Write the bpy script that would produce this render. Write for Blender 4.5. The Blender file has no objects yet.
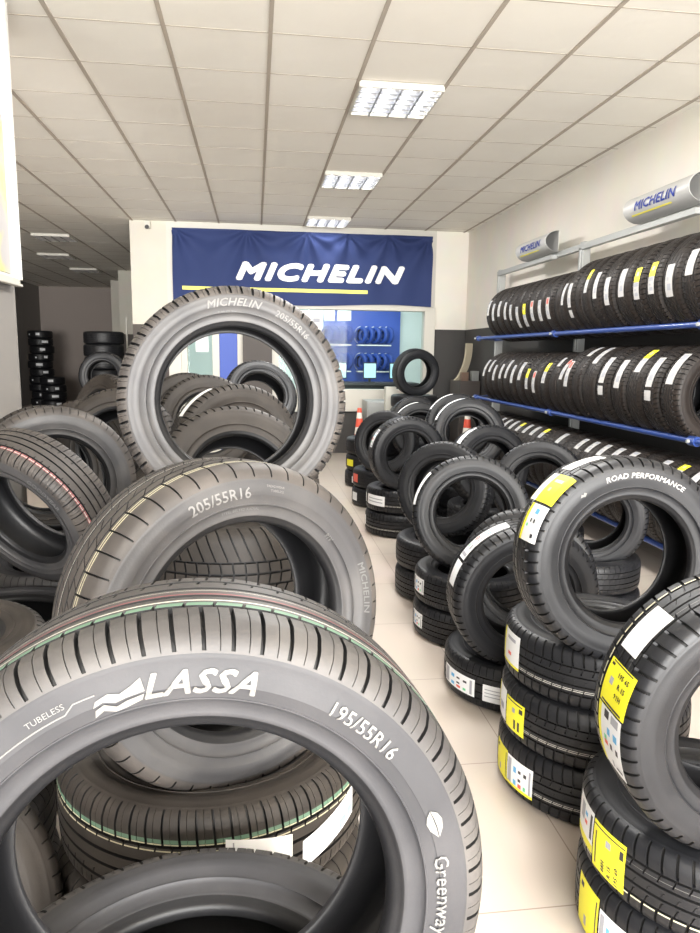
import bpy, math, random
import numpy as np
from mathutils import Matrix, Vector
random.seed(7)
S = bpy.context.scene
COL = S.collection
PI = math.pi

# ------------------------------------------------------------------ materials
def principled(name, col, rough=.5, metal=0., spec=.5, emit=None, estr=0., bump=None, vary=None, coat=0.):
    m = bpy.data.materials.new(name); m.use_nodes = True
    nt = m.node_tree; b = nt.nodes['Principled BSDF']
    b.inputs['Base Color'].default_value = (*col, 1); b.inputs['Roughness'].default_value = rough
    b.inputs['Metallic'].default_value = metal; b.inputs['Specular IOR Level'].default_value = spec
    b.inputs['Coat Weight'].default_value = coat
    if emit: b.inputs['Emission Color'].default_value = (*emit, 1); b.inputs['Emission Strength'].default_value = estr
    tc = nt.nodes.new('ShaderNodeTexCoord')
    if vary:
        sc, c2, lo, hi = vary
        n = nt.nodes.new('ShaderNodeTexNoise'); n.inputs['Scale'].default_value = sc; n.inputs['Detail'].default_value = 5
        nt.links.new(tc.outputs['Object'], n.inputs['Vector'])
        r = nt.nodes.new('ShaderNodeMapRange'); r.inputs['From Min'].default_value = lo; r.inputs['From Max'].default_value = hi
        nt.links.new(n.outputs['Fac'], r.inputs['Value'])
        x = nt.nodes.new('ShaderNodeMix'); x.data_type = 'RGBA'
        x.inputs['A'].default_value = (*col, 1); x.inputs['B'].default_value = (*c2, 1)
        nt.links.new(r.outputs['Result'], x.inputs['Factor']); nt.links.new(x.outputs['Result'], b.inputs['Base Color'])
    if bump:
        sc, st, dist = bump
        n = nt.nodes.new('ShaderNodeTexNoise'); n.inputs['Scale'].default_value = sc; n.inputs['Detail'].default_value = 4
        nt.links.new(tc.outputs['Object'], n.inputs['Vector'])
        bp = nt.nodes.new('ShaderNodeBump'); bp.inputs['Strength'].default_value = st; bp.inputs['Distance'].default_value = dist
        nt.links.new(n.outputs['Fac'], bp.inputs['Height']); nt.links.new(bp.outputs['Normal'], b.inputs['Normal'])
    return m

def rubber(name, col, dust, rough, lo=.45, hi=.75, spec=.35):
    return principled(name, col, rough, 0, spec, bump=(260, .25, .0006), vary=(7, dust, lo, hi))

M = {}
M['rub_l'] = rubber('rubber_left_lit', (.044, .043, .045), (.074, .071, .070), .46)  # left-pile sidewalls: strong light and window glare put into a lighter colour
M['rub_f'] = rubber('rubber_foreground', (.031, .031, .034), (.048, .047, .050), .54, spec=.28)
M['rub_ft'] = rubber('rubber_foreground_tread', (.050, .047, .046), (.085, .079, .074), .50, spec=.30)
M['rub_m'] = rubber('rubber_brownish', (.026, .022, .019), (.045, .038, .033), .55)
M['groove_shade'] = rubber('rubber_groove_shade', (.007, .007, .0075), (.012, .0115, .011), .6)  # tread recesses coloured near black to stand in for their shade
M['bead'] = rubber('rubber_bead', (.009, .009, .010), (.014, .014, .015), .40, spec=.25)
M['rub_t'] = rubber('rubber_left_tread_lit', (.045, .040, .037), (.085, .074, .066), .55)  # left-pile treads lightened in colour for the same strong light
M['rub_r'] = rubber('rubber_new', (.0105, .011, .013), (.018, .0185, .021), .44, spec=.38)
M['rub_k'] = rubber('rubber_rack', (.014, .0105, .009), (.026, .019, .015), .52)
M['rub_in'] = rubber('rubber_liner', (.010, .010, .011), (.016, .016, .017), .42)
M['letter_w'] = principled('letter_pale', (.165, .16, .15), .6)
M['letter_p'] = principled('letter_bright', (.36, .35, .34), .6)
M['letter_g'] = principled('letter_grey', (.15, .147, .142), .6)
M['letter_d'] = principled('letter_dim', (.12, .12, .12), .5)
M['st_white'] = principled('stripe_white', (.55, .53, .48), .6)
M['st_cream'] = principled('stripe_cream', (.50, .47, .33), .6)
M['st_green'] = principled('stripe_green', (.10, .19, .13), .6)
M['st_red'] = principled('stripe_red', (.32, .07, .08), .6)
M['paper_shaded'] = principled('paper_white_shaded', (.50, .49, .48), .5)  # white label paper darkened in colour for the shading on the rack
M['paper'] = principled('paper_white', (.82, .83, .84), .55)
M['yellow'] = principled('paper_yellow', (.86, .80, .03), .5)
M['ink'] = principled('ink_black', (.03, .03, .035), .5)
M['ink_g'] = principled('ink_grey', (.35, .36, .4), .5)
M['blue_i'] = principled('ink_blue', (.12, .42, .72), .5)
M['red_i'] = principled('ink_red', (.75, .12, .08), .5)
M['green_i'] = principled('ink_green', (.15, .6, .3), .5)
M['teal_i'] = principled('ink_teal', (.25, .72, .62), .5)
M['navy_i'] = principled('ink_navy', (.10, .12, .50), .5)

# ------------------------------------------------------------------ helpers
def link(name, me, parent=None, mat=None, kind=None):
    o = bpy.data.objects.new(name, me); COL.objects.link(o)
    if parent is not None: o.parent = parent
    if mat is not None and not me.materials: me.materials.append(mat)
    if kind: o['kind'] = kind
    return o
def tag(o, label, cat, group=None, kind=None):
    o['label'] = label; o['category'] = cat
    if group: o['group'] = group
    if kind: o['kind'] = kind
    return o
def empty(name, mat4, label, cat, group=None):
    o = bpy.data.objects.new(name, None); COL.objects.link(o); o.empty_display_size = .1
    o.matrix_world = mat4
    return tag(o, label, cat, group)
class MB:
    def __init__(s): s.v = []; s.f = []; s.m = []; s.mats = []
    def mi(s, mat):
        if mat not in s.mats: s.mats.append(mat)
        return s.mats.index(mat)
    def add(s, vs, fs, mat):
        k = len(s.v); s.v += [tuple(v) for v in vs]; i = s.mi(mat)
        for f in fs: s.f.append(tuple(a + k for a in f)); s.m.append(i)
    def box(s, x0, x1, y0, y1, z0, z1, mat):
        v = [(x, y, z) for z in (z0, z1) for y in (y0, y1) for x in (x0, x1)]
        s.add(v, [(0, 2, 3, 1), (4, 5, 7, 6), (0, 1, 5, 4), (2, 6, 7, 3), (0, 4, 6, 2), (1, 3, 7, 5)], mat)
    def tube(s, a, b, r, mat, n=16, r2=None, cap=True):
        a = Vector(a); b = Vector(b); d = (b - a).normalized(); r2 = r if r2 is None else r2
        u = d.orthogonal().normalized(); w = d.cross(u)
        vs = []
        for p, rr in ((a, r), (b, r2)):
            for i in range(n):
                t = 2 * PI * i / n; vs.append(p + u * math.cos(t) * rr + w * math.sin(t) * rr)
        fs = [(i, (i + 1) % n, n + (i + 1) % n, n + i) for i in range(n)]
        if cap: fs += [tuple(range(n))[::-1], tuple(range(n, 2 * n))]
        s.add(vs, fs, mat)
    def lathe(s, prof, c, mat, n=24):
        vs = []
        for r, z in prof:
            for i in range(n):
                t = 2 * PI * i / n; vs.append((c[0] + r * math.cos(t), c[1] + r * math.sin(t), c[2] + z))
        fs = []
        for k in range(len(prof) - 1):
            for i in range(n):
                j = (i + 1) % n; fs.append((k * n + i, k * n + j, (k + 1) * n + j, (k + 1) * n + i))
        s.add(vs, fs, mat)
    def sheet(s, P, mat):   # P: 2D list of points
        n = len(P[0]); vs = [p for r in P for p in r]; fs = []
        for i in range(len(P) - 1):
            for j in range(n - 1): fs.append((i * n + j, i * n + j + 1, (i + 1) * n + j + 1, (i + 1) * n + j))
        s.add(vs, fs, mat)
    def mesh(s, name, smooth=None):
        me = bpy.data.meshes.new(name); me.from_pydata(s.v, [], s.f)
        for m in s.mats: me.materials.append(m)
        me.polygons.foreach_set('material_index', s.m)
        if smooth is not None:
            me.polygons.foreach_set('use_smooth', [True] * len(me.polygons)); me.set_sharp_from_angle(angle=math.radians(smooth))
        me.update(); return me
    def build(s, name, parent=None, smooth=None, kind=None, bevel=0):
        o = link(name, s.mesh(name, smooth), parent, kind=kind)
        if bevel:
            b = o.modifiers.new('bevel', 'BEVEL'); b.width = bevel; b.segments = 2; b.limit_method = 'ANGLE'
        return o

def subdivide(vs, fs, maxlen):
    vs = [Vector(v) for v in vs]; tris = []
    for f in fs:
        for k in range(1, len(f) - 1): tris.append((f[0], f[k], f[k + 1]))
    out = []; cache = {}
    st = tris
    while st:
        a, b, c = st.pop()
        e = [((vs[a] - vs[b]).length, a, b, c), ((vs[b] - vs[c]).length, b, c, a), ((vs[c] - vs[a]).length, c, a, b)]
        L, p, q, r = max(e)
        if L <= maxlen: out.append((a, b, c)); continue
        key = (min(p, q), max(p, q))
        if key not in cache: cache[key] = len(vs); vs.append((vs[p] + vs[q]) / 2)
        m = cache[key]; st.append((p, m, r)); st.append((m, q, r))
    return [tuple(v) for v in vs], out
_txt = {}
def text_raw(string, bold=0., shear=0., extrude=0., res=3, sx=1.):
    key = (string, bold, shear, extrude, sx)
    if key in _txt: return _txt[key]
    c = bpy.data.curves.new('txt', 'FONT'); c.body = string; c.size = 1; c.offset = 0; c.shear = shear; c.space_character = 1 + bold * 2.2
    c.extrude = extrude; c.align_x = 'CENTER'; c.align_y = 'CENTER'; c.resolution_u = res
    o = bpy.data.objects.new('txt', c); COL.objects.link(o)
    dg = bpy.context.evaluated_depsgraph_get()
    me = bpy.data.meshes.new_from_object(o.evaluated_get(dg))
    vs = [(v.co.x * sx, v.co.y, v.co.z) for v in me.vertices]; fs = [tuple(p.vertices) for p in me.polygons]
    COL.objects.unlink(o); bpy.data.objects.remove(o); bpy.data.meshes.remove(me)
    if bold:   # heavier strokes: the same outline repeated around its place
        n = len(vs); v2, f2 = [], []
        offs = [(math.cos(a) * bold, math.sin(a) * bold) for a in [k * PI / 4 for k in range(8)]] + [(0, 0)]
        for k, (dx, dy) in enumerate(offs):
            v2 += [(x + dx, y + dy, z + k * .0020) for x, y, z in vs]; f2 += [tuple(i + k * n for i in f) for f in fs]
        vs, fs = v2, f2
    _txt[key] = (vs, fs); return vs, fs

# ------------------------------------------------------------------ tyres
class Spec:
    def __init__(s, R, W, rb, style, res, tread, side, stripes=()):
        s.R, s.W, s.rb, s.style, s.res, s.tm, s.sm, s.stripes = R, W, rb, style, res, tread, side, stripes
        s.ht = .405 * W; s.R1 = R - .0085
        W2 = W / 2
        # positive sidewall profile (radius, axial), outside to bead toe
        h = (R - .03) - (rb + .02)
        P = [(R - .030, W2 * .955), (R - .0335, W2 * .968), (R - .035, W2 * .966), (R - .045, W2 * .985), (R - .06, W2 * .998),
             (R - .030 - h * .5, W2 * .985), (R - .030 - h * .74, W2 * .952), (R - .030 - h * .75, W2 * .960), (R - .030 - h * .77, W2 * .960), (R - .030 - h * .78, W2 * .935),
             (R - .030 - h * .85, W2 * .90), (rb + .020, W2 * .865), (rb + .0165, W2 * .870), (rb + .0125, W2 * .865), (rb + .010, W2 * .845),
             (rb + .006, W2 * .825), (rb + .003, W2 * .812), (rb + .0005, W2 * .79), (rb - .0015, W2 * .75), (rb - .003, W2 * .69), (rb - .0025, W2 * .65)]
        s.side = P
        s.liner = [(rb - .0025, W2 * .65), (rb + .002, W2 * .63), (rb + .012, W2 * .66), (rb + .03, W2 * .76), (rb + .055, W2 * .87) if R - rb > .09 else (rb + .045, W2 * .84),
                   (R - .045, W2 * .90), (R - .026, W2 * .84), (R - .018, W2 * .66), (R - .0155, W2 * .35), (R - .015, 0)]
    def surf(s, v):   # tread surface at normalized s (|v|>1 continues over the shoulder) -> (r, z)
        a = abs(v); sg = 1 if v >= 0 else -1
        if a <= 1:
            r = s.R - .0035 * a * a - (.005 * ((a - .8) / .2) ** 2 if a > .8 else 0); return r, sg * a * s.ht
        t = min((a - 1) / .35, 1); W2 = s.W / 2
        r0, z0 = s.R - .0085, s.ht; r1, z1 = s.R - .030, W2 * .955
        cr, cz = s.R - .013, W2 * .925
        r = (1 - t) ** 2 * r0 + 2 * t * (1 - t) * cr + t * t * r1; z = (1 - t) ** 2 * z0 + 2 * t * (1 - t) * cz + t * t * z1
        return r, sg * z
    def side_z(s, r):
        P = s.side
        for (r0, z0), (r1, z1) in zip(P, P[1:]):
            if r1 <= r <= r0: return z0 + (z1 - z0) * (r0 - r) / max(r0 - r1, 1e-9)
        return P[0][1] if r > P[0][0] else P[-1][1]

# style: list of ribs (s0, s1, slot width fraction, slope pitches per unit s, depth, sipe?, phase, slot extents)
STY = {
 'touring': dict(N=66, ribs=[(-1.35, -.60, .10, .25, .006, 1, 0, (-1.25, -.66)), (-.52, -.24, .10, .6, .004, 0, .4, (-.52, -.42)), (-.16, .10, 0, 0, 0, 0, 0, None),
                             (.18, .50, .12, .5, .005, 0, .3, (.40, .50)), (.57, 1.35, .15, -.22, .0080, 1, .1, (.57, 1.31))]),
 'eco': dict(N=60, ribs=[(-1.35, -.64, .06, .3, .005, 1, 0, (-1.25, -.70)), (-.56, -.28, .05, .9, .004, 0, .4, (-.56, -.30)), (-.20, .16, .05, 1.3, .003, 0, 0, (-.1, .16)),
                         (.24, .58, .06, .9, .005, 0, .3, (.26, .58)), (.65, 1.35, .09, -.15, .006, 0, .1, (.70, 1.27))]),
 'eco2': dict(N=50, ribs=[(-1.35, -.64, .06, .3, .005, 1, 0, (-1.25, -.70)), (-.56, -.28, .05, .9, .004, 0, .4, (-.56, -.30)), (-.20, .10, .07, 1.6, .004, 0, 0, (-.18, .10)),
                         (.17, .44, .08, 1.3, .005, 0, .3, (.17, .44)), (.50, 1.35, .09, -.15, .0065, 0, .1, (.50, 1.30))]),
 'lugs': dict(N=58, ribs=[(-1.35, -.60, .20, .3, .0085, 0, 0, (-1.30, -.60)), (-.52, -.22, .10, .8, .005, 0, .4, (-.52, -.30)), (-.14, .14, .05, 1., .003, 0, .2, (-.14, .02)),
                          (.22, .50, .12, .8, .006, 0, .5, (.30, .50)), (.58, 1.35, .21, -.3, .0090, 0, .1, (.60, 1.30))]),
 'winter': dict(N=62, ribs=[(-1.35, -.62, .22, .3, .009, 1, 0, (-1.30, -.62)), (-.54, -.2, .2, 1.4, .008, 1, .4, (-.54, -.2)), (-.13, .13, .14, 1., .005, 0, .2, (-.13, .13)),
                            (.2, .54, .2, -1.4, .008, 1, .5, (.2, .54)), (.62, 1.35, .22, -.3, .010, 1, .1, (.62, 1.31))]),
 'chevron': dict(N=64, ribs=[(-1.35, -.34, .16, 1.3, .0075, 0, 0, (-1.27, -.34)), (-.28, -.035, .16, .4, .007, 0, 0, (-.28, -.035)), (.035, .28, .16, -.4, .007, 0, 0, (.035, .28)), (.34, 1.35, .16, -1.3, .0075, 0, 0, (.34, 1.27))]),
}
def ring_mesh(name, rings, mats_faces, mats, smooth=40):
    # rings: array (nr, na, 3); path order x ccw angle
    nr, na, _ = rings.shape
    i = np.arange(nr - 1)[:, None]; j = np.arange(na)[None, :]; j2 = (j + 1) % na
    f = np.stack([i * na + j, i * na + j2, (i + 1) * na + j2, (i + 1) * na + j], -1).reshape(-1, 4)
    me = bpy.data.meshes.new(name)
    me.vertices.add(nr * na); me.vertices.foreach_set('co', rings.astype(np.float32).ravel())
    me.loops.add(f.size); me.loops.foreach_set('vertex_index', f.astype(np.int32).ravel())
    me.polygons.add(len(f)); me.polygons.foreach_set('loop_start', np.arange(0, f.size, 4, dtype=np.int32))
    me.update(calc_edges=True)
    for m in mats: me.materials.append(m)
    if mats_faces is not None:
        mf = np.array(mats_faces, dtype=np.int32)
        me.polygons.foreach_set('material_index', np.repeat(mf, na) if mf.ndim == 1 else mf.ravel())
    me.polygons.foreach_set('use_smooth', np.ones(len(f), dtype=bool))
    me.set_sharp_from_angle(angle=math.radians(smooth)); me.validate()
    return me
def tread_mesh(sp):
    st = STY[sp.style]; N = st['N']; res = sp.res
    ringdefs = []   # (s, groovedepth, slotdepth, slope, phase, sipe, w)
    ribs = st['ribs']; wmax = max(r[2] for r in ribs)
    for k, (a, b, w, sl, dp, sipe, ph, ext) in enumerate(ribs):
        n = {3: 10, 2: 6, 1: 3}[res]
        ss = list(np.linspace(a, b, n))
        if ext:
            e0, e1 = ext
            eps = .015
            for e, edge in ((e0, a), (e1, b)):
                if abs(e - edge) > .02: ss += [e - eps, e + eps]
        for s0, s1, m in sp.stripes:
            for q in (s0, s1):
                if a < q < b: ss.append(q)
        ss = sorted(ss)
        for s in ss:
            inside = ext and ext[0] <= s + 1e-6 and s - 1e-6 <= ext[1]
            ringdefs.append((s, 0, dp if inside else 0, sl, ph, sipe, k))
        if k < len(ribs) - 1:
            g0, g1 = b, ribs[k + 1][0]; gd = .0075
            ringdefs.append((g0 + .012, gd, 0, sl, ph, 0, -1)); ringdefs.append((g1 - .012, gd, 0, ribs[k + 1][3], ribs[k + 1][6], 0, -1))
    sipes = any(r[5] for r in ribs) and res >= 2
    w = wmax
    F = [0, .018, w - .018, w]; K = [0, 1, 1, 0]
    if sipes: F += [.5, .508, .530, .538]; K += [0, 2, 2, 0]
    if res == 3: F += [(w + .5) / 2, .77]; K += [0, 0]
    elif not sipes: F += [.55]; K += [0]
    o = np.argsort(F); F = np.array(F)[o]; K = np.array(K)[o]
    pitch = 2 * PI / N
    base = (np.arange(N)[:, None] + F[None, :]).ravel(); kk = np.tile(K, N)
    rings = []; fm = []
    cum = 0.; prev = None
    mats = [sp.tm, M['groove_shade']]
    for (s, gd, sd, sl, ph, sipe, rib) in ringdefs:
        r, z = sp.surf(s)
        shift = sl * s + ph
        th = (base + shift) * pitch
        rr = np.full(len(base), r - gd)
        if rib >= 0 and sd:
            wr = ribs[rib][2] / w
            # narrow the slot for this rib by pulling its samples together
            loc = F.copy(); loc[(F <= w + 1e-9)] = F[(F <= w + 1e-9)] * wr
            th = ((np.arange(N)[:, None] + loc[None, :]).ravel() + shift) * pitch
            rr = rr - np.where(kk == 1, sd, 0)
            if sipe: rr = rr - np.where(kk == 2, .004, 0)
        rings.append(np.stack([rr * np.cos(th), rr * np.sin(th), np.full(len(th), z)], -1))
    for (d0, d1) in zip(ringdefs, ringdefs[1:]):
        m = 0
        if d0[6] >= 0 and d0[6] == d1[6]:
            c = (d0[0] + d1[0]) / 2
            for s0, s1, mt in sp.stripes:
                if s0 <= c <= s1:
                    if mt not in mats: mats.append(mt)
                    m = mats.index(mt)
        row = np.full(len(kk), m)
        if d0[6] < 0 or d1[6] < 0: row[:] = 1
        elif d0[2] and d1[2]:
            k2 = np.roll(kk, -1); row[(kk == 1) & (k2 == 1)] = 1
            row[((kk == 1) & (k2 == 0)) | ((kk == 0) & (k2 == 1))] = 1
            if d0[5]: row[(kk == 2) & (k2 == 2)] = 1
        fm.append(row)
    return ring_mesh('tread', np.array(rings), fm, mats, 38)
def prof_mesh(name, prof, na, mat, mat2=None, k2=99):
    th = np.linspace(0, 2 * PI, na, endpoint=False)
    rings = [np.stack([r * np.cos(th), r * np.sin(th), np.full(na, z)], -1) for r, z in prof]
    return ring_mesh(name, np.array(rings), [1 if k >= k2 else 0 for k in range(len(rings) - 1)], [mat] + ([mat2] if mat2 else []), 50)
CACHE = {}
def tyre_data(sp):
    if sp in CACHE: return CACHE[sp]
    na = {3: 180, 2: 96, 1: 56}[sp.res]
    d = [('tread', tread_mesh(sp)),
         ('sidewall', prof_mesh('sidewall', sp.side, na, sp.sm, M['bead'], 13)),
         ('sidewall', prof_mesh('sidewall', [(r, -z) for r, z in sp.side[::-1]], na, sp.sm)),
         ('inner_liner', prof_mesh('inner_liner', sp.liner + [(r, -z) for r, z in sp.liner[::-1][1:]], na, M['rub_in']))]
    CACHE[sp] = d; return d
def pose(x, y, z, az=0, el=0, flat=False, roll=0., tilt=(0, 0)):
    if flat:
        return Matrix.Translation((x, y, z)) @ Matrix.Rotation(tilt[0], 4, 'X') @ Matrix.Rotation(tilt[1], 4, 'Y') @ Matrix.Rotation(roll, 4, 'Z')
    n = Vector((math.sin(az) * math.cos(el), -math.cos(az) * math.cos(el), math.sin(el)))
    a = n.cross(Vector((0, 0, 1))).normalized(); b = a.cross(n); X = -a
    m = Matrix(((X.x, b.x, n.x, x), (X.y, b.y, n.y, y), (X.z, b.z, n.z, z), (0, 0, 0, 1)))
    return m @ Matrix.Rotation(roll, 4, 'Z')
def tyre(sp, mat4, label, group=None, sxy=1., sz=1.):
    m = mat4 @ Matrix.Diagonal((sxy, sxy, sz, 1))
    t = empty('tyre', m, label, 'tyre', group)
    for nm, me in tyre_data(sp): link(nm, me, t)
    return t
def sticker(t, sp, a0, a1, s0, s1, layout, base='paper', nu=10, skew=0., name='label_sticker', label=None, sp_off=.0012):
    """paper label wrapped on the tread: angles a0..a1 (deg), across s0..s1; layout rects (u0,u1,v0,v1,mat) or ('t',u,v,size,string)"""
    mb = MB()
    def pt(u, v, off):
        s = s0 + (s1 - s0) * v + skew * (u - .5); r, z = sp.surf(s)
        th = math.radians(a0 + (a1 - a0) * u)
        # outward offset in the (r,z) plane
        r2, z2 = sp.surf(s + .02); dr, dz = r2 - r, z2 - z; L = math.hypot(dr, dz) or 1
        r += off * dz / L; z += -off * dr / L
        return (r * math.cos(th), r * math.sin(th), z)
    def rect(u0, u1, v0, v1, mat, off):
        nu_ = max(1, round(nu * (u1 - u0))); nv_ = max(1, round(16 * (v1 - v0) * max(abs(s1 - s0) / 1.5, .2) + .4))
        P = [[pt(u0 + (u1 - u0) * i / nu_, v0 + (v1 - v0) * j / nv_, off) for j in range(nv_ + 1)] for i in range(nu_ + 1)]
        if (a1 - a0) * (s1 - s0) < 0: P = P[::-1]
        mb.sheet(P, mat)
    rect(0, 1, 0, 1, M[base], sp_off)
    off = sp_off + .0005
    for L in layout:
        if L[0] == 't':
            _, u, v, size, string, mat = L
            vs, fs = text_raw(string, .03, res=1); vs, fs = subdivide(vs, fs, .4)
            W = abs(a1 - a0) * PI / 180 * sp.R; H = abs(s1 - s0) * sp.ht
            # text runs across the tread (v direction), its height along u
            mb.add([pt(u - y * size / W, v + x * size / H, off + .0004 + z * size) for x, y, z in vs], fs, M[mat])
        else:
            rect(*L[:4], M[L[4]], off); off += .0001
    o = mb.build(name, t)
    if label: o['label'] = label
    return o
def lettering(t, sp, string, size, rad, deg, mat, bold=.0, shear=0., sx=1., off=.0016, label=None, side=1):
    vs, fs = text_raw(string, bold, shear, 0, 2, sx); vs, fs = subdivide(vs, fs, .22)
    mb = MB(); out = []
    for x, y, z in vs:
        r = rad + y * size; th = math.radians(deg) - x * size / rad
        out.append((r * math.cos(th), r * math.sin(th), sp.side_z(r) + off + z * size))
    mb.add(out, fs, M[mat]); o = mb.build('sidewall_lettering', t)
    if label: o['label'] = label
    return o
def side_shape(t, sp, name, polys, rad, deg, mat, off=.0016, label=None):
    """flat emblem polygons (x along tangent clockwise, y outward, metres) laid on the sidewall"""
    mb = MB()
    for poly in polys:
        out = []
        for x, y in poly:
            r = rad + y; th = math.radians(deg) - x / rad; out.append((r * math.cos(th), r * math.sin(th), sp.side_z(r) + off))
        mb.add(out, [tuple(range(len(out)))], M[mat])
    o = mb.build(name, t)
    if label: o['label'] = label
    return o

rl, rt, rr, rk = M['rub_l'], M['rub_t'], M['rub_r'], M['rub_k']
SP_L1 = Spec(.311, .195, .2032, 'touring', 3, M['rub_ft'], M['rub_f'], [(.40, .50, M['st_green']), (.30, .335, M['st_white']), (.05, .075, M['st_red']), (-.10, -.085, M['st_white'])])
SP_L2 = Spec(.316, .207, .2032, 'eco2', 3, rt, rl, [(.59, .625, M['st_cream']), (.69, .725, M['st_cream']), (-.30, -.27, M['st_white'])])
SP_L3 = Spec(.316, .207, .2032, 'winter', 3, rt, rl)
SP_L4 = Spec(.290, .182, .178, 'touring', 3, rt, rl, [(.60, .63, M['st_red']), (.66, .68, M['st_white']), (.70, .72, M['st_red'])])
SP_L5 = Spec(.311, .195, .1905, 'eco', 2, rt, rl)
SP_FL2 = Spec(.316, .2, .2032, 'touring', 3, M['rub_m'], M['rub_m'], [(.42, .45, M['st_cream']), (.57, .60, M['st_cream']), (.61, .70, M['st_green'])])
SP_FLc = Spec(.316, .245, .2032, 'chevron', 3, M['rub_m'], M['rub_m'])
SP_FL = Spec(.316, .175, .2032, 'eco', 2, M['rub_m'], M['rub_m'])
SP_FL19 = Spec(.316, .183, .2032, 'eco', 2, M['rub_ft'], M['rub_f'])
SP_FLw = Spec(.316, .205, .2032, 'eco', 2, M['rub_ft'], M['rub_f'])
SP_ML = Spec(.3145, .2, .1905, 'lugs', 2, M['rub_m'], M['rub_m'])
SP_R = Spec(.3145, .2, .1905, 'lugs', 3, rr, rr, [(-.43, -.41, M['st_white']), (-.36, -.345, M['st_white'])])
SP_R1 = Spec(.3145, .2, .1905, 'lugs', 3, rr, rr, [(-.66, -.61, M['st_cream']), (.36, .375, M['letter_g'])])
SP_R4 = Spec(.3145, .2, .1905, 'lugs', 3, rr, rr)
SP_RS = Spec(.3145, .2, .1905, 'lugs', 2, rr, rr, [(-.43, -.405, M['st_white']), (-.36, -.34, M['st_white'])])
SP_RP = Spec(.3145, .2, .1905, 'eco', 2, rr, rr)
SP_RP18 = Spec(.3145, .185, .1905, 'eco', 2, rr, rr)
SP_K = [Spec(.315, .19, .1905, 'touring', 1, rk, rk), Spec(.315, .19, .1905, 'lugs', 1, rk, rk), Spec(.315, .19, .1905, 'eco', 1, rk, rk)]
SP_KN = Spec(.315, .19, .1905, 'lugs', 2, rk, rk, [(.50, .53, M['st_cream'])])

# sticker layouts
EU = [(.04, .20, .08, .92, 'ink_g'), (.30, .42, .12, .30, 'blue_i'), (.30, .42, .55, .75, 'blue_i'), (.50, .62, .12, .26, 'red_i'), (.50, .60, .34, .44, 'ink'), (.50, .60, .62, .72, 'ink'),
      (.70, .78, .14, .28, 'green_i'), (.70, .80, .60, .72, 'ink'), (.88, .94, .10, .90, 'ink_g')]
YT = [(.02, .05, .10, .80, 'ink'), (.14, .30, .80, .90, 'ink'), (.40, .52, .14, .34, 'ink_g'), (.90, .94, .1, .9, 'ink')]
def ytext(u0=.35): return [('t', u0, .60, .017, '195 60', 'ink'), ('t', u0 + .17, .62, .017, 'R 15', 'ink'), ('t', u0 + .34, .60, .017, '88H', 'ink')]

RG = 'tyres of the aisle stacks on the right'
LG = 'tyres of the grey pile on the left'
# ---- left pile, leaning tyres
t = tyre(SP_L1, pose(-.071, .713, .940, .063, .039), 'large grey tyre in the foreground with LASSA and 195/55R16 on its sidewall', LG)
lettering(t, SP_L1, 'LASSA', .033, .2545, 87.3, 'letter_w', .028, .35, 1.12, label='pale raised LASSA lettering')
side_shape(t, SP_L1, 'emblem', [[(-.024, -.004), (-.014, -.001), (-.004, -.006), (.006, -.004), (.024, -.001), (.022, .012), (.012, .006), (.002, .002), (-.008, .005), (-.020, .002)],
                                [(-.026, -.014), (-.016, -.010), (-.006, -.015), (.004, -.014), (.020, -.010), (.023, -.004), (.006, -.007), (-.004, -.010), (-.014, -.004), (-.023, -.007)]], .2545, 103.8, 'letter_w', label='pale wave emblem')
lettering(t, SP_L1, '195/55R16', .0215, .2565, 49.0, 'letter_w', .012, 0, .9, label='pale raised size lettering')
lettering(t, SP_L1, 'Greenways', .021, .2535, .3, 'letter_g', .012, 0, 1.0)
leafL = [(0, .011)]; 
lf = [(-.012 + .0, 0)]
half1 = [(-.015, .000), (-.010, .006), (-.002, .0085), (.007, .0065), (.016, .0005), (.004, .0012), (-.006, .0008)]
half2 = [(-.015, -.0006), (-.006, -.0004), (.004, .0), (.016, -.0005), (.007, -.0070), (-.002, -.0085), (-.010, -.0058)]
side_shape(t, SP_L1, 'emblem', [half1, half2], .2575, 19.5, 'letter_w', label='pale leaf emblem')
lettering(t, SP_L1, 'TUBELESS', .008, .264, 118, 'letter_g', 0, 0, 1.1)
mb = MB()   # thin raised line that frames the lettering panel
pts = [(.262 + (.006 if k < 3 else 0), 108 + k * 2.2) for k in range(14)]
for (r0, a0), (r1, a1) in zip(pts, pts[1:]):
    p0, p1 = [(r * math.cos(math.radians(a)), r * math.sin(math.radians(a)), SP_L1.side_z(r) + .0006) for r, a in ((r0 - .006, a0), (r1 - .006, a1))]
    mb.tube(p0, p1, .0008, M['letter_g'], 6)
mb.build('raised_line', t)

t = tyre(SP_L2, pose(-.060, 1.355, .981, .490, .055), 'grey tyre with 205/55R16 sidewall and cream tread lines behind the foreground tyre', LG)
lettering(t, SP_L2, '205/55R16', .029, .260, 101.5, 'letter_g', .012, 0, .95)
lettering(t, SP_L2, 'TREADWEAR', .006, .273, 77, 'letter_g', 0, 0, 1.1); lettering(t, SP_L2, 'TUBELESS', .006, .265, 76, 'letter_g', 0, 0, 1.1)
lettering(t, SP_L2, 'MICHELIN', .022, .268, 8, 'letter_d', .02, .2, 1.1)
lettering(t, SP_L2, '91V', .012, .236, 40, 'letter_g', .01, 0, 1.)
lettering(t, SP_L2, 'STEEL BELTED RADIAL', .007, .229, 92, 'letter_d', 0, 0, 1.1)

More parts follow.
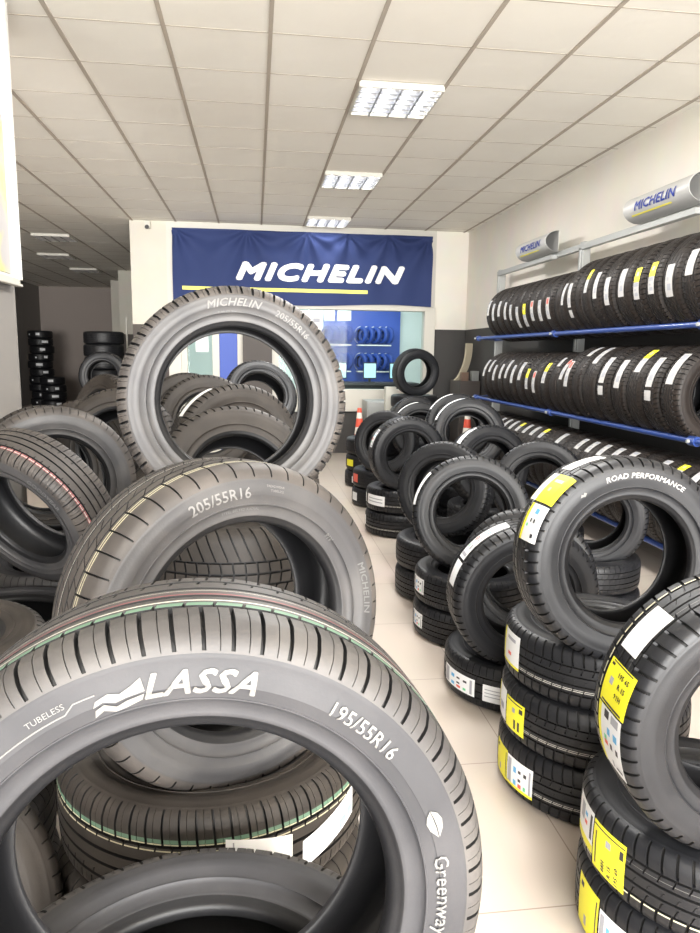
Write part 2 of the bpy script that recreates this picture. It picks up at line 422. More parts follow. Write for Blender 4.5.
t = tyre(SP_L3, pose(-.064, 2.049, 1.361, .125, .083), 'upright light grey tyre with blocky tread, MICHELIN and 205/55R16 on its sidewall', LG)
lettering(t, SP_L3, 'MICHELIN', .030, .264, 91, 'letter_g', .02, .3, 1.05)
lettering(t, SP_L3, '205/55R16', .026, .262, 53, 'letter_g', .012, 0, .95)
lettering(t, SP_L3, 'TUBELESS  91H', .007, .240, 95, 'letter_d', 0, 0, 1.1)

t = tyre(SP_L4, pose(-.767, 2.549, .953, -.54, -.448), 'grey tyre with two red tread lines leaning forward at the left edge', LG)
lettering(t, SP_L4, 'GOODYEAR', .022, .240, 36, 'letter_d', .015, 0, 1.1)
t = tyre(SP_L5, pose(-.81, 2.965, .966, .30, .03), 'brownish grey tyre standing right behind the red-lined tyre', LG)

tyre(SP_ML, pose(-.074, 2.70, .985, .275, .476), 'dark grey tyre leaning back, nearest seen through the upright MICHELIN tyre', LG)
t = tyre(SP_ML, pose(-.10, 3.45, 1.035, .36, .08), 'tyre with a long blank white label, seen through the upright MICHELIN tyre', LG)
sticker(t, SP_ML, 112, 148, -.05, .65, [], nu=12, label='long blank white label')
tyre(SP_ML, pose(-1.0, 3.52, .925, .30, .10), 'brown tyre seen through the opening of the red-lined tyre', LG)
tyre(SP_ML, pose(-.318, 4.60, 1.038, .24, .237), 'tyre behind the white-labelled one in the left pile', LG)
tyre(SP_ML, pose(-.50, 5.35, 1.03, .2, .30), 'rearmost dusty tyre top, left of the dark upright tyre in the left pile', LG)
t = tyre(SP_ML, pose(-.72, 3.86, .99, -.147, .40), 'tyre at the left inside the ring of the upright MICHELIN tyre', LG)
t = tyre(SP_R4, pose(.033, 6.047, 1.127, .319, .502), 'black tyre standing before the office, seen through the upright MICHELIN tyre', LG)
t = tyre(SP_ML, pose(-1.056, 5.20, 1.02, -.792, .275), 'worn brown tyre with tiny white tag left of the upright MICHELIN tyre', LG)
sticker(t, SP_ML, 148, 152, .9, 1.2, [], nu=3)
tyre(SP_ML, pose(-1.02, 4.40, .90, .005, .50), 'dark tyre top just below the worn brown tyre', LG)
SP_LD = Spec(.311, .195, .1905, 'eco', 2, M['rub_m'], M['rub_m'], [(.30, .34, M['st_red']), (-.1, -.05, M['st_green'])])
tyre(SP_LD, pose(-.66, 1.13, .50, .55, .60), 'dark tyre tilted against the left stack, low behind the foreground tyre', LG)

# ---- stacks of flat tyres
ORD = {0: 'bottom', 1: 'second', 2: 'third', 3: 'fourth', 4: 'fifth', 5: 'sixth', 6: 'seventh', 7: 'eighth', 8: 'ninth', 9: 'tenth', 10: 'eleventh'}
def stack(x, y, specs, where, group, jig=.008, rolls=None):
    z = 0; out = []; n = len(specs)
    for k, sp in enumerate(specs):
        z += sp.W / 2
        pos = 'top' if k == n - 1 and n > 1 else ('bottom' if k == 0 and n > 1 else (ORD[k] + ' up' if n > 1 else 'single'))
        jx, jy = (random.uniform(-jig, jig), random.uniform(-jig, jig)) if k < n - 1 else (0, 0)
        out.append(tyre(sp, pose(x + jx, y + jy, z, flat=True, roll=0 if rolls is None else rolls), 'flat tyre, %s of %s' % (pos, where), group))
        z += sp.W / 2
    return out
FL, FW = SP_FL, SP_FLw
sL1 = stack(-.08, .70, [SP_FL19, SP_FL19, SP_FL19, Spec(.316, .19, .2032, 'touring', 3, M['rub_ft'], M['rub_f'])], 'the grey stack under the foreground LASSA tyre', LG)
sL1[3].rotation_euler[0] = .07
sL2 = stack(-.09, 1.42, [FL, FL, FL, SP_FL2], 'the grey stack under the 205/55R16 tyre', LG)
t = sL2[3]
sticker(t, SP_FL2, -84.0, -62, -.15, .52, [(.1, .12, .5, .9, 'ink_g')], nu=6, skew=-.30, label='blank white label')
sticker(t, SP_FL2, -58, -31, -.42, .28, [(.50, .515, .0, 1, 'ink_g'), (.62, .9, .72, .78, 'navy_i'), (.2, .45, .3, .36, 'ink_g'), (.2, .45, .5, .56, 'ink_g'), (.65, .80, .1, .45, 'teal_i'), (.84, .97, .15, .5, 'teal_i')], nu=8, skew=.42, label='white label with blue and teal print')
sL3 = stack(-.06, 2.06, [SP_FLw, SP_FLw, SP_FLw, SP_FLw, SP_FLc], 'the grey stack under the upright MICHELIN tyre', LG)
stack(-.07, 2.80, [FW] * 3, 'the grey stack behind the MICHELIN tyre stack', LG)
stack(-.10, 3.53, [FL, FL, FL, FL], 'the grey stack under the long white label tyre', LG)
stack(-.32, 4.70, [FL] * 4, 'the grey stack fourth along the middle of the left pile', LG)
stack(-.50, 5.50, [FL] * 4, 'the rearmost grey stack of the left pile', LG)
stack(.05, 6.2, [FL] * 5, 'the stack under the black tyre before the office', LG)
stack(-.86, 2.44, [FW] * 3, 'the left stack carrying the red-lined tyre', LG)
stack(-.84, 3.12, [FW] * 3, 'the left stack behind the red-lined tyre', LG)
stack(-.80, 3.95, [FW] * 3, 'the left stack below the worn brown tyre, nearer one', LG)
stack(-1.06, 5.3, [FL] * 4, 'the left stack right under the worn brown tyre', LG)
stack(-.84, 1.74, [FW, FW, FW, Spec(.316, .2, .2032, 'lugs', 2, M['rub_ft'], M['rub_m'])], 'the stack at the lower left edge', LG)
# far left, by the office corner
sF = stack(-2.42, 12.0, [SP_RP] * 9, 'the tall black stack near the far office corner', 'far stacks in the left passage')
t = tyre(SP_R4, pose(-1.95, 9.6, 1.17, -.1, .1), 'black upright tyre with white label before the far black stack', 'far stacks in the left passage')
sticker(t, SP_R4, 135, 175, -.1, .6, [], nu=6)
stack(-1.95, 9.75, [FW] * 4 , 'the far stack carrying the upright black labelled tyre', 'far stacks in the left passage')
FG = 'far stacks in the left passage'
s1 = stack(-5.72, 20.2, [SP_RP] * 10, 'the tall labelled stack in the far left corner', FG, .03)
s2 = stack(-5.28, 19.5, [SP_RP] * 4, 'the low stack in the far left corner', FG, .03)
for i, t in enumerate(s1 + s2):
    a = [-70, -95, -62, -85][i % 4]
    sticker(t, SP_RP, a, a + 18 + 6 * (i % 3), -.3, .5, [], nu=3)
    if i % 3 == 0: sticker(t, SP_RP, a - 40, a - 32, -.3, .2, [], nu=3)

# ---- right aisle, leaning tyres
t = tyre(SP_R1, pose(1.073, 1.339, .726, -.076, -.041), 'black tyre at the right edge with blank white, yellow and energy labels', RG)
sticker(t, SP_R1, 131, 152.5, -.40, .46, [], nu=8, skew=-.04, label='blank white label')
sticker(t, SP_R1, 158, 176.5, -.46, .90, [(.02, .05, .1, .9, 'ink'), (.08, .14, .08, .2, 'ink'), (.36, .52, .22, .36, 'ink_g'), (.92, .97, .1, .9, 'ink'), ('t', .22, .66, .016, '195 65', 'ink'), ('t', .44, .70, .016, 'R 15', 'ink'), ('t', .66, .66, .016, '91H', 'ink')], 'yellow', nu=9, label='yellow size label')
sticker(t, SP_R1, 177.3, 204, -.46, .85, [(.0, 1, 0, .14, 'yellow')] + [(.03, .16, .3, .5, 'ink'), (.03, .16, .6, .9, 'ink_g'), (.28, .40, .45, .58, 'blue_i'), (.28, .40, .72, .88, 'blue_i'), (.44, .52, .30, .42, 'green_i'), (.52, .60, .30, .46, 'red_i'), (.50, .60, .56, .66, 'ink'), (.50, .60, .80, .90, 'ink'), (.78, .90, .55, .62, 'ink_g'), (.84, .88, .70, .95, 'ink')], nu=10, label='white energy label with coloured icons')
mb = MB(); mb.box(-.168, -.164, .088, .112, .03, .045, M['paper']); 
t = tyre(SP_R, pose(1.11, 1.994, .889, -.045, .077), 'black tyre with ROAD PERFORMANCE sidewall and yellow-white labels, leaning on a triple stack', RG)
lettering(t, SP_R, 'ROAD PERFORMANCE', .0215, .262, 83.5, 'letter_p', .02, .2, 1.12, label='pale raised ROAD PERFORMANCE lettering')
side_shape(t, SP_R, 'emblem', [[(-.012, 0), (-.004, .007), (.0, .002), (.006, .007), (.012, .001), (.002, -.006), (-.003, -.002)]], .2575, 128, 'letter_w')
side_shape(t, SP_R, 'emblem', [[(-.012, 0), (-.004, .007), (.0, .002), (.006, .007), (.012, .001), (.002, -.006), (-.003, -.002)]], .262, 38, 'letter_w')
sticker(t, SP_R, 101, 121, -.75, .22, [], nu=8, skew=-.25, label='crumpled blank white label')
sticker(t, SP_R, 126, 146, -.80, 1.12, [(.0, 1, .02, .30, 'paper'), (.5, .62, .5, .6, 'ink_g'), (.2, .3, .45, .8, 'ink_g')], 'yellow', nu=9, label='yellow and white label')
sticker(t, SP_R, 147.5, 169, -.22, 1.10, [(.0, 1, 0, .16, 'yellow')] + [(.12, .26, .5, .72, 'blue_i'), (.40, .5, .42, .52, 'ink'), (.40, .5, .64, .74, 'ink'), (.55, .63, .26, .38, 'green_i'), (.78, .88, .74, .86, 'ink')], nu=9, label='white energy label with yellow edge')
t = tyre(SP_R4, pose(1.122, 2.781, .500, -.029, -.063), 'black tyre leaning on a single flat one, two white labels along its tread', RG)
sticker(t, SP_R4, 105, 149.3, -.35, .38, EU, nu=14, label='long white energy label')
sticker(t, SP_R4, 151.6, 171.4, -.33, .48, [], nu=8, label='blank white label')
t = tyre(SP_R4, pose(1.146, 3.613, .655, -.22, .184), 'black tyre with wide dark opening and thin white strip, leaning on a double stack', RG)
sticker(t, SP_R4, 136, 172, .75, 1.12, [], nu=12, label='narrow white strip')
sticker(t, SP_R4, 196, 214, .2, .32, [], nu=4, label='narrow white strip')
tyre(SP_R4, pose(1.235, 4.46, .625, -.58, .20), 'plain black tyre standing half hidden behind the wide-opening tyre', RG)
t = tyre(SP_R4, pose(1.235, 5.684, .685, .08, .02), 'black tyre with one white printed label at its upper left, mid aisle', RG)
sticker(t, SP_R4, 139, 168, -.28, .55, EU, nu=8, label='white printed label')
t = tyre(SP_R4, pose(1.27, 6.78, .64, -.45, .2), 'black tyre behind the mid-aisle labelled one, next to the striped cone', RG)
sticker(t, SP_R4, 150, 185, .2, .8, [], nu=6)
t = tyre(SP_R4, pose(1.808, 5.864, .82, -.112, .336), 'black tyre nearest the rack end, long white label over its top left', RG)
sticker(t, SP_R4, 96, 158, .55, 1.12, [(.0, .1, 0, 1, 'ink_g')], nu=12, label='long white label')
t = tyre(SP_R4, pose(1.90, 6.5, .824, -.12, .335), 'black tyre behind the long-labelled one at the rack end', RG)
sticker(t, SP_R4, 100, 150, .60, 1.12, [], nu=10)
t = tyre(SP_R4, pose(1.775, 5.20, .66, .09, .20), 'black tyre leaning back with white label, between long-labelled tyre and front row', RG)
sticker(t, SP_R4, 112, 148, .2, 1.0, [(.04, .2, .1, .9, 'ink')], nu=10, label='white label with black end')
tyre(SP_R4, pose(1.906, 4.507, .620, -.55, .38), 'plain black tyre with pale sidewall ring beside the lowest rack row', RG)
tyre(SP_R4, pose(1.90, 3.763, .60, -.34, -.10), 'black tyre seen through the ROAD PERFORMANCE tyre', RG)
tyre(SP_R4, pose(1.25, 3.06, .485, -.35, .20), 'black tyre low behind the two-label leaning tyre', RG)
t = tyre(SP_R4, pose(2.117, 9.31, 1.265, .174, -.10), 'black tyre standing upright before the office window', RG)
tyre(SP_R4, pose(1.87, 8.2, .70, 0, .1), 'black tyre standing in front of the window stack', RG)
t = tyre(SP_R4, pose(1.75, 7.4, .68, -.1, .3), 'black tyre with thin white arc in front of the window stack', RG)
sticker(t, SP_R4, 95, 150, .6, 1.1, [], nu=10)

# right stacks
A = stack(1.15, 1.516, [SP_R1, SP_R1], 'the yellow-labelled pair in the lower right corner', RG)
sticker(A[1], SP_R1, 159, 179.5, -.55, .80, [(0, 1, 0, .2, 'yellow'), (.25, .5, .5, .9, 'ink_g'), (.55, .7, .5, .6, 'red_i'), (.55, .7, .7, .8, 'blue_i'), (.85, .95, .3, .9, 'ink')][::1], nu=8, label='white energy label')
sticker(A[1], SP_R1, 180.2, 201.5, -.80, .74, [(.02, .98, .90, .93, 'ink'), (.85, .95, .66, .84, 'ink'), (.45, .60, .66, .80, 'ink_g'), (.1, .14, .1, .8, 'ink')] + [('t', .80, .22, .017, '195 60', 'ink'), ('t', .60, .2, .017, 'R 15', 'ink'), ('t', .4, .2, .017, '88H', 'ink')], 'yellow', nu=8, label='yellow size label')
sticker(A[0], SP_R1, 169, 188.5, -.9, .82, YT, 'yellow', nu=8, label='yellow size label')
sticker(A[0], SP_R1, 189.5, 206, -.9, .60, EU, nu=8, label='white energy label')
B = stack(1.175, 2.205, [SP_RS, SP_RS, SP_RS], 'the yellow-labelled triple stack at the right', RG)
sticker(B[2], SP_RS, 168, 192, -.6, .85, [(.0, 1, .0, .08, 'yellow'), (.0, .12, 0, 1, 'yellow'), (.3, .8, .75, .85, 'ink_g'), (.4, .6, .3, .4, 'red_i')], nu=8, label='white label with yellow edges')
sticker(B[1], SP_RS, 162, 180, -.7, .7, [(0, .2, 0, 1, 'yellow'), (.4, .8, .3, .5, 'ink_g')], nu=6, label='white label')
sticker(B[1], SP_RS, 181, 201, -.75, .62, [(.1, .9, .90, .94, 'ink'), (.75, .92, .7, .85, 'ink'), (.4, .55, .6, .75, 'ink_g'), (.7, .8, .1, .4, 'ink'), (.5, .6, .1, .4, 'ink')], 'yellow', nu=8, label='yellow size label')
sticker(B[0], SP_RS, 168, 187, -.8, .6, YT, 'yellow', nu=6, label='yellow size label')
sticker(B[0], SP_RS, 187.5, 211, -.75, .55, [(0, 1, 0, .1, 'yellow')] + EU, nu=9, label='white energy label')
Cc = stack(1.164, 2.94, [SP_RP], 'flat base under the two-label leaning tyre', RG)
sticker(Cc[0], SP_RP, 180, 219, -.62, .35, EU, nu=12, label='white energy label')
sticker(Cc[0], SP_RP, 226, 243, -.62, .30, [(.1, .9, .7, .75, 'ink_g'), (.1, .9, .5, .55, 'ink_g'), (.1, .9, .3, .35, 'ink_g')], nu=8, label='white text label')
D = stack(1.167, 3.605, [SP_RP18, SP_RP18], 'the double stack under the wide-opening tyre', RG)
sticker(D[1], SP_RP18, 176, 200, -.45, .65, EU, nu=6, label='white label'); sticker(D[0], SP_RP18, 178, 200, -.45, .6, EU, nu=6, label='white label')
stack(1.19, 4.25, [SP_RP18, SP_RP18], 'the unlabelled double stack along the aisle', RG)
Fs = stack(1.244, 5.83, [SP_RS, SP_RS], 'the mid-aisle double stack with a broad white label', RG)
sticker(Fs[1], SP_RS, 190, 230, -.5, .55, [(.1, .9, .3, .4, 'ink_g'), (.1, .9, .6, .7, 'ink_g')], nu=8, label='broad white label')
sticker(Fs[1], SP_RS, 165, 182, -.5, .5, [], nu=4); sticker(Fs[0], SP_RS, 170, 184, -.4, .6, [], nu=4)
G2 = stack(1.28, 6.95, [SP_RP18, SP_RP18], 'the double stack behind the mid-aisle one', RG)
sticker(G2[1], SP_RP18, 185, 205, -.5, .6, [], 'red_i', nu=5, label='red label'); sticker(G2[0], SP_RP18, 185, 205, -.5, .6, [], nu=5)
G1 = stack(1.34, 8.0, [SP_RP18, SP_RP18, SP_RP18], 'the triple stack beside the striped cone', RG)
sticker(G1[0], SP_RP18, 215, 255, -.5, .5, [], nu=6); sticker(G1[1], SP_RP18, 190, 215, -.5, .5, [], 'yellow', nu=6, label='yellow label')
for x, y, sps, w in ((1.86, 5.95, [SP_RP] * 2 + [SP_RP18], 'the stack under the long-labelled tyre'), (1.95, 6.65, [SP_RP] * 2 + [SP_RP18], 'the stack behind the long-labelled tyre'), (1.80, 5.25, [SP_RP18] * 2, 'the second-row pair nearer than the long-labelled tyre'),
                  (1.92, 4.55, [SP_RP18] * 2, 'the second-row pair beside the lowest rack row'), (1.92, 3.83, [SP_RP18] * 2, 'the second-row pair seen through the ROAD PERFORMANCE tyre'), (1.86, 7.45, [SP_RP] * 2, 'the pair in front of the window stack'),
                  (1.9, 8.25, [SP_RP] * 2, 'the pair right before the window stack')):
    ss = stack(x, y, sps, w, RG)
    if abs(y - 3.83) < .01: sticker(ss[1], SP_RP18, 225, 233, -.3, .3, [], nu=4)
stack(2.11, 9.33, [SP_RP] * 4 + [Spec(.3145, .17, .1905, 'eco', 1, rr, rr)], 'the tall black stack before the office window', RG)

# ---- rack rows
ORDN = ['nearest', 'second', 'third', 'fourth', 'fifth', 'sixth', 'seventh', 'eighth', 'ninth', 'tenth', '11th', '12th', '13th', '14th', '15th', '16th', '17th', '18th', '19th', '20th', '21st', '22nd', '23rd', '24th', '25th', '26th', '27th', '28th']
WL = [(.05, .25, .15, .85, 'ink_g'), (.4, .5, .2, .5, 'ink_g'), (.6, .8, .3, .8, 'ink_g')]
WR = [(.05, .30, .2, .8, 'red_i'), (.4, .5, .2, .5, 'ink_g'), (.6, .8, .3, .8, 'ink_g')]
def rack_row(name, zbar, ys, labs, big):
    n = len(ys); ys = sorted(ys)
    for i, y in enumerate(ys):
        gap = min([abs(y - q) for q in ys if q != y]); sp = SP_K[(i * 7 + (3 if big else 0)) % 3]
        if name == 'middle' and i < 2: sp = SP_KN
        k = 1. if y < 5.6 else .93
        if name == 'bottom': k = 1.
        R = .315 * k; z = zbar + math.sqrt((R + .015) ** 2 - .175 ** 2) - .005
        lab = labs.get(round(y, 2), None)
        desc = {None: 'unlabelled', 'w': 'white label', 'y': 'yellow and white label', 'r': 'white label with red print', '2': 'white label and a blank tag', 'g': 'grey-white label'}[lab[0] if lab else None]
        t = tyre(sp, pose(2.83, y, z, 0, 0, roll=0), 'black tyre, %s, %s from near end of %s rack row' % (desc, ORDN[i], name), 'tyres on the %s rack row' % name, k, min(gap * .985, .2) / sp.W)
        if lab:
            kd, hi, lo = lab
            a0, a1 = 180 - hi, 180 - lo
            v0, v1 = -.52, .42
            if kd == 'y':
                sticker(t, sp, a0, a0 + (a1 - a0) * .45, v0, v1, [(.3, .6, .3, .7, 'ink_g')], 'yellow', nu=5); sticker(t, sp, a0 + (a1 - a0) * .46, a1, v0, v1, WL, 'paper_shaded', nu=5)
            else:
                sticker(t, sp, a0, a1, v0, v1, WR if kd == 'r' else WL, 'paper_shaded', nu=8)
                if kd == '2': sticker(t, sp, a1 + 4, a1 + 16, v0, v1, [], 'paper_shaded', nu=3)
UY = {7.67: ('g', 30, -3), 7.50: ('w', 20, -15), 7.32: ('g', 23, -8), 7.13: ('w', 18, -16), 6.97: ('w', 11, -19), 6.79: ('w', 5, -36), 6.60: ('y', 8, -35), 6.41: ('r', 11, -25), 6.23: ('w', 10, -27), 6.05: ('r', 12, -25),
      5.87: None, 5.75: ('w', 31, -5), 5.57: ('2', 20, -15), 5.42: None, 5.29: ('y', 36, 2), 5.13: ('w', 28, -8), 4.95: ('w', 17, -19), 4.74: ('w', 24, -11), 4.54: ('y', 21, -17), 4.36: ('y', 24, -13), 4.16: ('w', 17, -19), 3.96: ('w', 29, 1), 3.76: None}
MY = {7.74: ('g', 44, 5), 7.57: ('w', 44, 15), 7.40: ('w', 31, -2), 7.20: ('w', 34, 3), 7.03: ('g', 45, 5), 6.85: ('w', 33, -3), 6.65: ('w', 41, 4), 6.45: ('y', 27, -11), 6.28: ('r', 23, -16), 6.06: ('y', 41, 3), 5.87: ('w', 55, 35),
      5.71: ('r', 51, 12), 5.54: ('r', 37, -3), 5.37: ('w', 72, 47), 5.17: ('w', 70, 34), 4.94: ('2', 45, 7), 4.71: ('w', 41, 2), 4.50: ('y', 61, 24), 4.30: ('2', 46, 7), 4.08: ('w', 53, 12)}
BY = {}
bl = [(7.95, 'w'), (7.76, 'w'), (7.57, None), (7.38, 'w'), (7.19, 'w'), (7.0, 'w'), (6.81, 'y'), (6.62, 'w'), (6.43, 'w'), (6.22, 'y'), (6.03, None), (5.83, 'w'), (5.64, None), (5.45, 'w'), (5.26, 'w'), (5.07, 'w'), (4.87, 'w'), (4.67, 'w'), (4.47, None), (4.27, 'w'), (4.08, 'y'), (3.88, 'w'), (3.69, None)]
for y, k in bl: BY[y] = (k, 66, 42) if k else None
rack_row('upper', 1.70, list(UY), {k: v for k, v in UY.items() if v}, 1)
rack_row('middle', 1.0, list(MY), {k: v for k, v in MY.items() if v}, 0)
rack_row('bottom', .27, list(BY), {k: v for k, v in BY.items() if v}, 0)

# ------------------------------------------------------------------ rack
M['blue'] = principled('rack_blue', (.025, .06, .24), .35, .1, coat=.3)
M['galv'] = principled('rack_grey_steel', (.42, .43, .42), .5, .3)
M['silver'] = principled('sign_silver', (.56, .56, .55), .45, .25)
M['logo_blue'] = principled('logo_blue', (.02, .045, .30), .45)
M['logo_yel'] = principled('logo_yellow', (.85, .78, .10), .5)
rk_ = empty('tyre_rack', Matrix.Translation((3.0, 5., 0)), 'long grey and blue steel tyre rack with three rows against the right wall', 'rack')
def kid(mb, name, root, **k):
    o = mb.build(name, root, **k); o.matrix_parent_inverse = root.matrix_world.inverted(); return o
YS = [1.8, 3.97, 6.12, 8.32]; YP = [1.92, 4.18, 6.44, 8.70]
for y, yn in zip(YP, YS):
    mb = MB(); mb.box(3.0 + .0, 3.075, y - .035, y + .035, 0, 2.55, M['galv']); mb.box(2.985, 3.0, y - .02, y + .02, .1, 2.5, M['galv']); mb.box(2.62, 3.15, y - .04, y + .04, 0, .03, M['galv'])
    kid(mb, 'upright', rk_, bevel=.004)
    for zb in (1.70, 1.0, .27):
        mb = MB(); mb.tube((2.65, yn, zb), (3.0, y, zb), .014, M['blue']); mb.tube((2.985, y, zb), (3.0, y, zb - .0), .03, M['blue']); kid(mb, 'shelf_arm', rk_, smooth=40)
for zb in (1.70, 1.0, .27):
    mb = MB(); mb.tube((2.65, YS[0] - .05, zb), (2.65, YS[-1] + .03, zb), .020, M['blue'], 20)
    for y in YS:
        mb.tube((2.65, y - .035, zb), (2.65, y + .035, zb), .031, M['blue'], 20); mb.tube((2.615, y, zb), (2.60, y, zb), .012, M['galv'], 10)
    kid(mb, 'front_bar', rk_, smooth=40)
    mb = MB(); mb.tube((3.0, YS[0] - .05, zb), (3.0, YP[-1] + .03, zb), .020, M['blue'], 16); kid(mb, 'rear_bar', rk_, smooth=40)
mb = MB(); mb.box(2.985, 3.03, YS[0], YP[-1] + .03, 2.475, 2.53, M['galv']); kid(mb, 'top_rail', rk_, bevel=.003)

def header(y0, y1, label):
    root = empty('header_sign', Matrix.Translation((2.98, (y0 + y1) / 2, 2.47)), label, 'sign', 'silver signs on top of the rack')
    prof = [(2.97, 2.525)]
    for k in range(17):   # bulging front face, closed by a flat back: an open-ended half pipe
        a = -.5 * PI + k / 16 * PI
        prof.append((2.965 - .13 * math.cos(a), 2.625 + .10 * math.sin(a)))
    prof.append((2.97, 2.725)); prof.append((2.97, 2.525))
    mb = MB()
    for dx, flip in ((0, 0), (.004, 1)):
        P = [[(x + dx * math.cos(0), y, z) for (x, z) in prof] for y in (y0, y1)]
        if flip: P = P[::-1]
        mb.sheet(P, M['silver'])
    for y in (y0, y1):
        for (a, b) in zip(prof, prof[1:]):
            mb.add([(a[0], y, a[1]), (b[0], y, b[1]), (b[0] + .004, y, b[1]), (a[0] + .004, y, a[1])], [(0, 1, 2, 3)], M['silver'])
    kid(mb, 'panel', root, smooth=50)
    for y in (y1,):
        mb = MB(); pr = [(x + .002, z) for x, z in prof]
        mb.add([(x, y, z) for x, z in pr] + [(x, y + (.003 if y == y1 else -.003), z) for x, z in pr], [tuple(range(len(pr))), tuple(range(len(pr), 2 * len(pr)))[::-1]] if y == y1 else [tuple(range(len(pr)))], M['silver'])
        kid(mb, 'end_cap', root)
    mb = MB(); mb.box(2.93, 2.99, y0 + .05, y1 - .05, 2.46, 2.50, M['galv']); kid(mb, 'mounting_bar', root)
    # lettering on the front face
    vs, fs = text_raw('MICHELIN', .03, .3, 0, 2, 1.15); vs, fs = subdivide(vs, fs, .15)
    sz = .098
    def onface(yy, h):   # h height along face
        a = -.05 * PI + (h / .115); a = max(-.45 * PI, min(a, .5 * PI))
        return (2.965 - (.13 + .004) * math.cos(a), yy, 2.625 + (.10 + .004) * math.sin(a))
    yc = (y0 + y1) / 2 + .0
    mb = MB(); mb.add([onface(yc - x * sz, y * sz + .01) for x, y, z in vs], fs, M['logo_blue']); kid(mb, 'lettering', root)['label'] = 'blue MICHELIN lettering'
    mb = MB(); mb.sheet([[onface(yy, h) for h in (-.062, -.050)] for yy in np.linspace(y1 - .10, yc - .20, 6)], M['logo_yel']); kid(mb, 'underline', root)['label'] = 'yellow line'
header(4.55, 5.40, 'larger nearer curved silver MICHELIN sign on top of the rack')
header(6.90, 7.72, 'smaller farther curved silver MICHELIN sign on top of the rack')

# ------------------------------------------------------------------ room shell
def two_tone(name, hi, lo, zc):
    m = bpy.data.materials.new(name); m.use_nodes = True; nt = m.node_tree; b = nt.nodes['Principled BSDF']; b.inputs['Roughness'].default_value = .7
    g = nt.nodes.new('ShaderNodeNewGeometry'); s = nt.nodes.new('ShaderNodeSeparateXYZ'); nt.links.new(g.outputs['Position'], s.inputs[0])
    c = nt.nodes.new('ShaderNodeMath'); c.operation = 'GREATER_THAN'; c.inputs[1].default_value = zc; nt.links.new(s.outputs['Z'], c.inputs[0])
    n = nt.nodes.new('ShaderNodeTexNoise'); n.inputs['Scale'].default_value = 3; nt.links.new(g.outputs['Position'], n.inputs['Vector'])
    x = nt.nodes.new('ShaderNodeMix'); x.data_type = 'RGBA'; x.inputs['A'].default_value = (*lo, 1); x.inputs['B'].default_value = (*hi, 1); nt.links.new(c.outputs[0], x.inputs['Factor'])
    y = nt.nodes.new('ShaderNodeMix'); y.data_type = 'RGBA'; y.blend_type = 'MULTIPLY'; y.inputs['Factor'].default_value = .12
    nt.links.new(x.outputs['Result'], y.inputs['A']); nt.links.new(n.outputs['Color'], y.inputs['B']); nt.links.new(y.outputs['Result'], b.inputs['Base Color'])
    return m
M['wall2'] = two_tone('wall_cream_over_grey', (.84, .80, .725), (.055, .052, .050), 1.88)
M['pillar'] = two_tone('pillar_cream_over_brown', (.60, .575, .50), (.075, .062, .055), 1.88)
M['wallgrey'] = principled('wall_dark_grey', (.24, .225, .21), .75, bump=(40, .1, .002))
M['wallbrown'] = principled('wall_far_brown', (.36, .31, .28), .75)
M['frame'] = principled('frame_white', (.58, .56, .50), .5)
M['dark'] = principled('dark_panel', (.06, .05, .045), .6)
def floor_mat():
    m = bpy.data.materials.new('floor_tiles'); m.use_nodes = True; nt = m.node_tree; b = nt.nodes['Principled BSDF']
    g = nt.nodes.new('ShaderNodeNewGeometry'); mp = nt.nodes.new('ShaderNodeMapping'); mp.inputs['Location'].default_value = (-.945, -1.643, 0)
    nt.links.new(g.outputs['Position'], mp.inputs['Vector'])
    br = nt.nodes.new('ShaderNodeTexBrick'); br.offset = 0; br.squash = 1
    br.inputs['Scale'].default_value = 1; br.inputs['Brick Width'].default_value = .695; br.inputs['Row Height'].default_value = .695; br.inputs['Mortar Size'].default_value = .0022; br.inputs['Mortar Smooth'].default_value = .1
    br.inputs['Color1'].default_value = (.51, .445, .385, 1); br.inputs['Color2'].default_value = (.53, .46, .40, 1); br.inputs['Mortar'].default_value = (.30, .24, .20, 1)
    nt.links.new(mp.outputs[0], br.inputs['Vector'])
    n = nt.nodes.new('ShaderNodeTexNoise'); n.inputs['Scale'].default_value = 2.5; n.inputs['Detail'].default_value = 6; nt.links.new(g.outputs['Position'], n.inputs['Vector'])
    y = nt.nodes.new('ShaderNodeMix'); y.data_type = 'RGBA'; y.blend_type = 'MULTIPLY'; y.inputs['Factor'].default_value = .10
    nt.links.new(br.outputs['Color'], y.inputs['A']); nt.links.new(n.outputs['Color'], y.inputs['B']); nt.links.new(y.outputs['Result'], b.inputs['Base Color'])
    b.inputs['Roughness'].default_value = .28
    return m
M['floor'] = floor_mat()
M['ceil'] = principled('ceiling_tile', (.87, .845, .775), .85, bump=(5, .18, .02), vary=(1.1, (.84, .81, .74), .4, .6))
M['tbar'] = principled('ceiling_bar', (.44, .39, .33), .8, spec=.1)
def struct(name, boxes, bevel=0):
    mb = MB()
    for b in boxes: mb.box(*b)
    return mb.build(name, kind='structure', bevel=bevel)
Z = 3.3; YF = -3.6
struct('floor', [(-6.3, 3.4, YF, 22.2, -.12, 0, M['floor'])])
struct('ceiling', [(-6.3, 3.4, YF, 22.2, Z + .012, Z + .12, M['ceil'])])
mb = MB()
k0 = int((-6.2 + 1.1) / .6) - 1
for k in range(-9, 8):
    x = -1.1 + .6 * k
    if -6.2 < x < 3.15: mb.box(x - .012, x + .012, YF, 22, Z + .004, Z + .013, M['tbar'])
for k in range(-11, 30):
    y = 4.42 + .6 * k
    if YF < y < 22: mb.box(-6.2, 3.18, y - .0045, y + .0045, Z + .0105, Z + .013, M['tbar'])
mb.build('trim_1', kind='structure')['label'] = 'ceiling grid bars'
struct('wall_right', [(3.18, 3.38, YF, 10.9, 0, Z + .1, M['wall2'])])
struct('wall_left', [(-1.53, -1.335, YF, 4.28, 0, Z + .1, M['wallgrey'])])
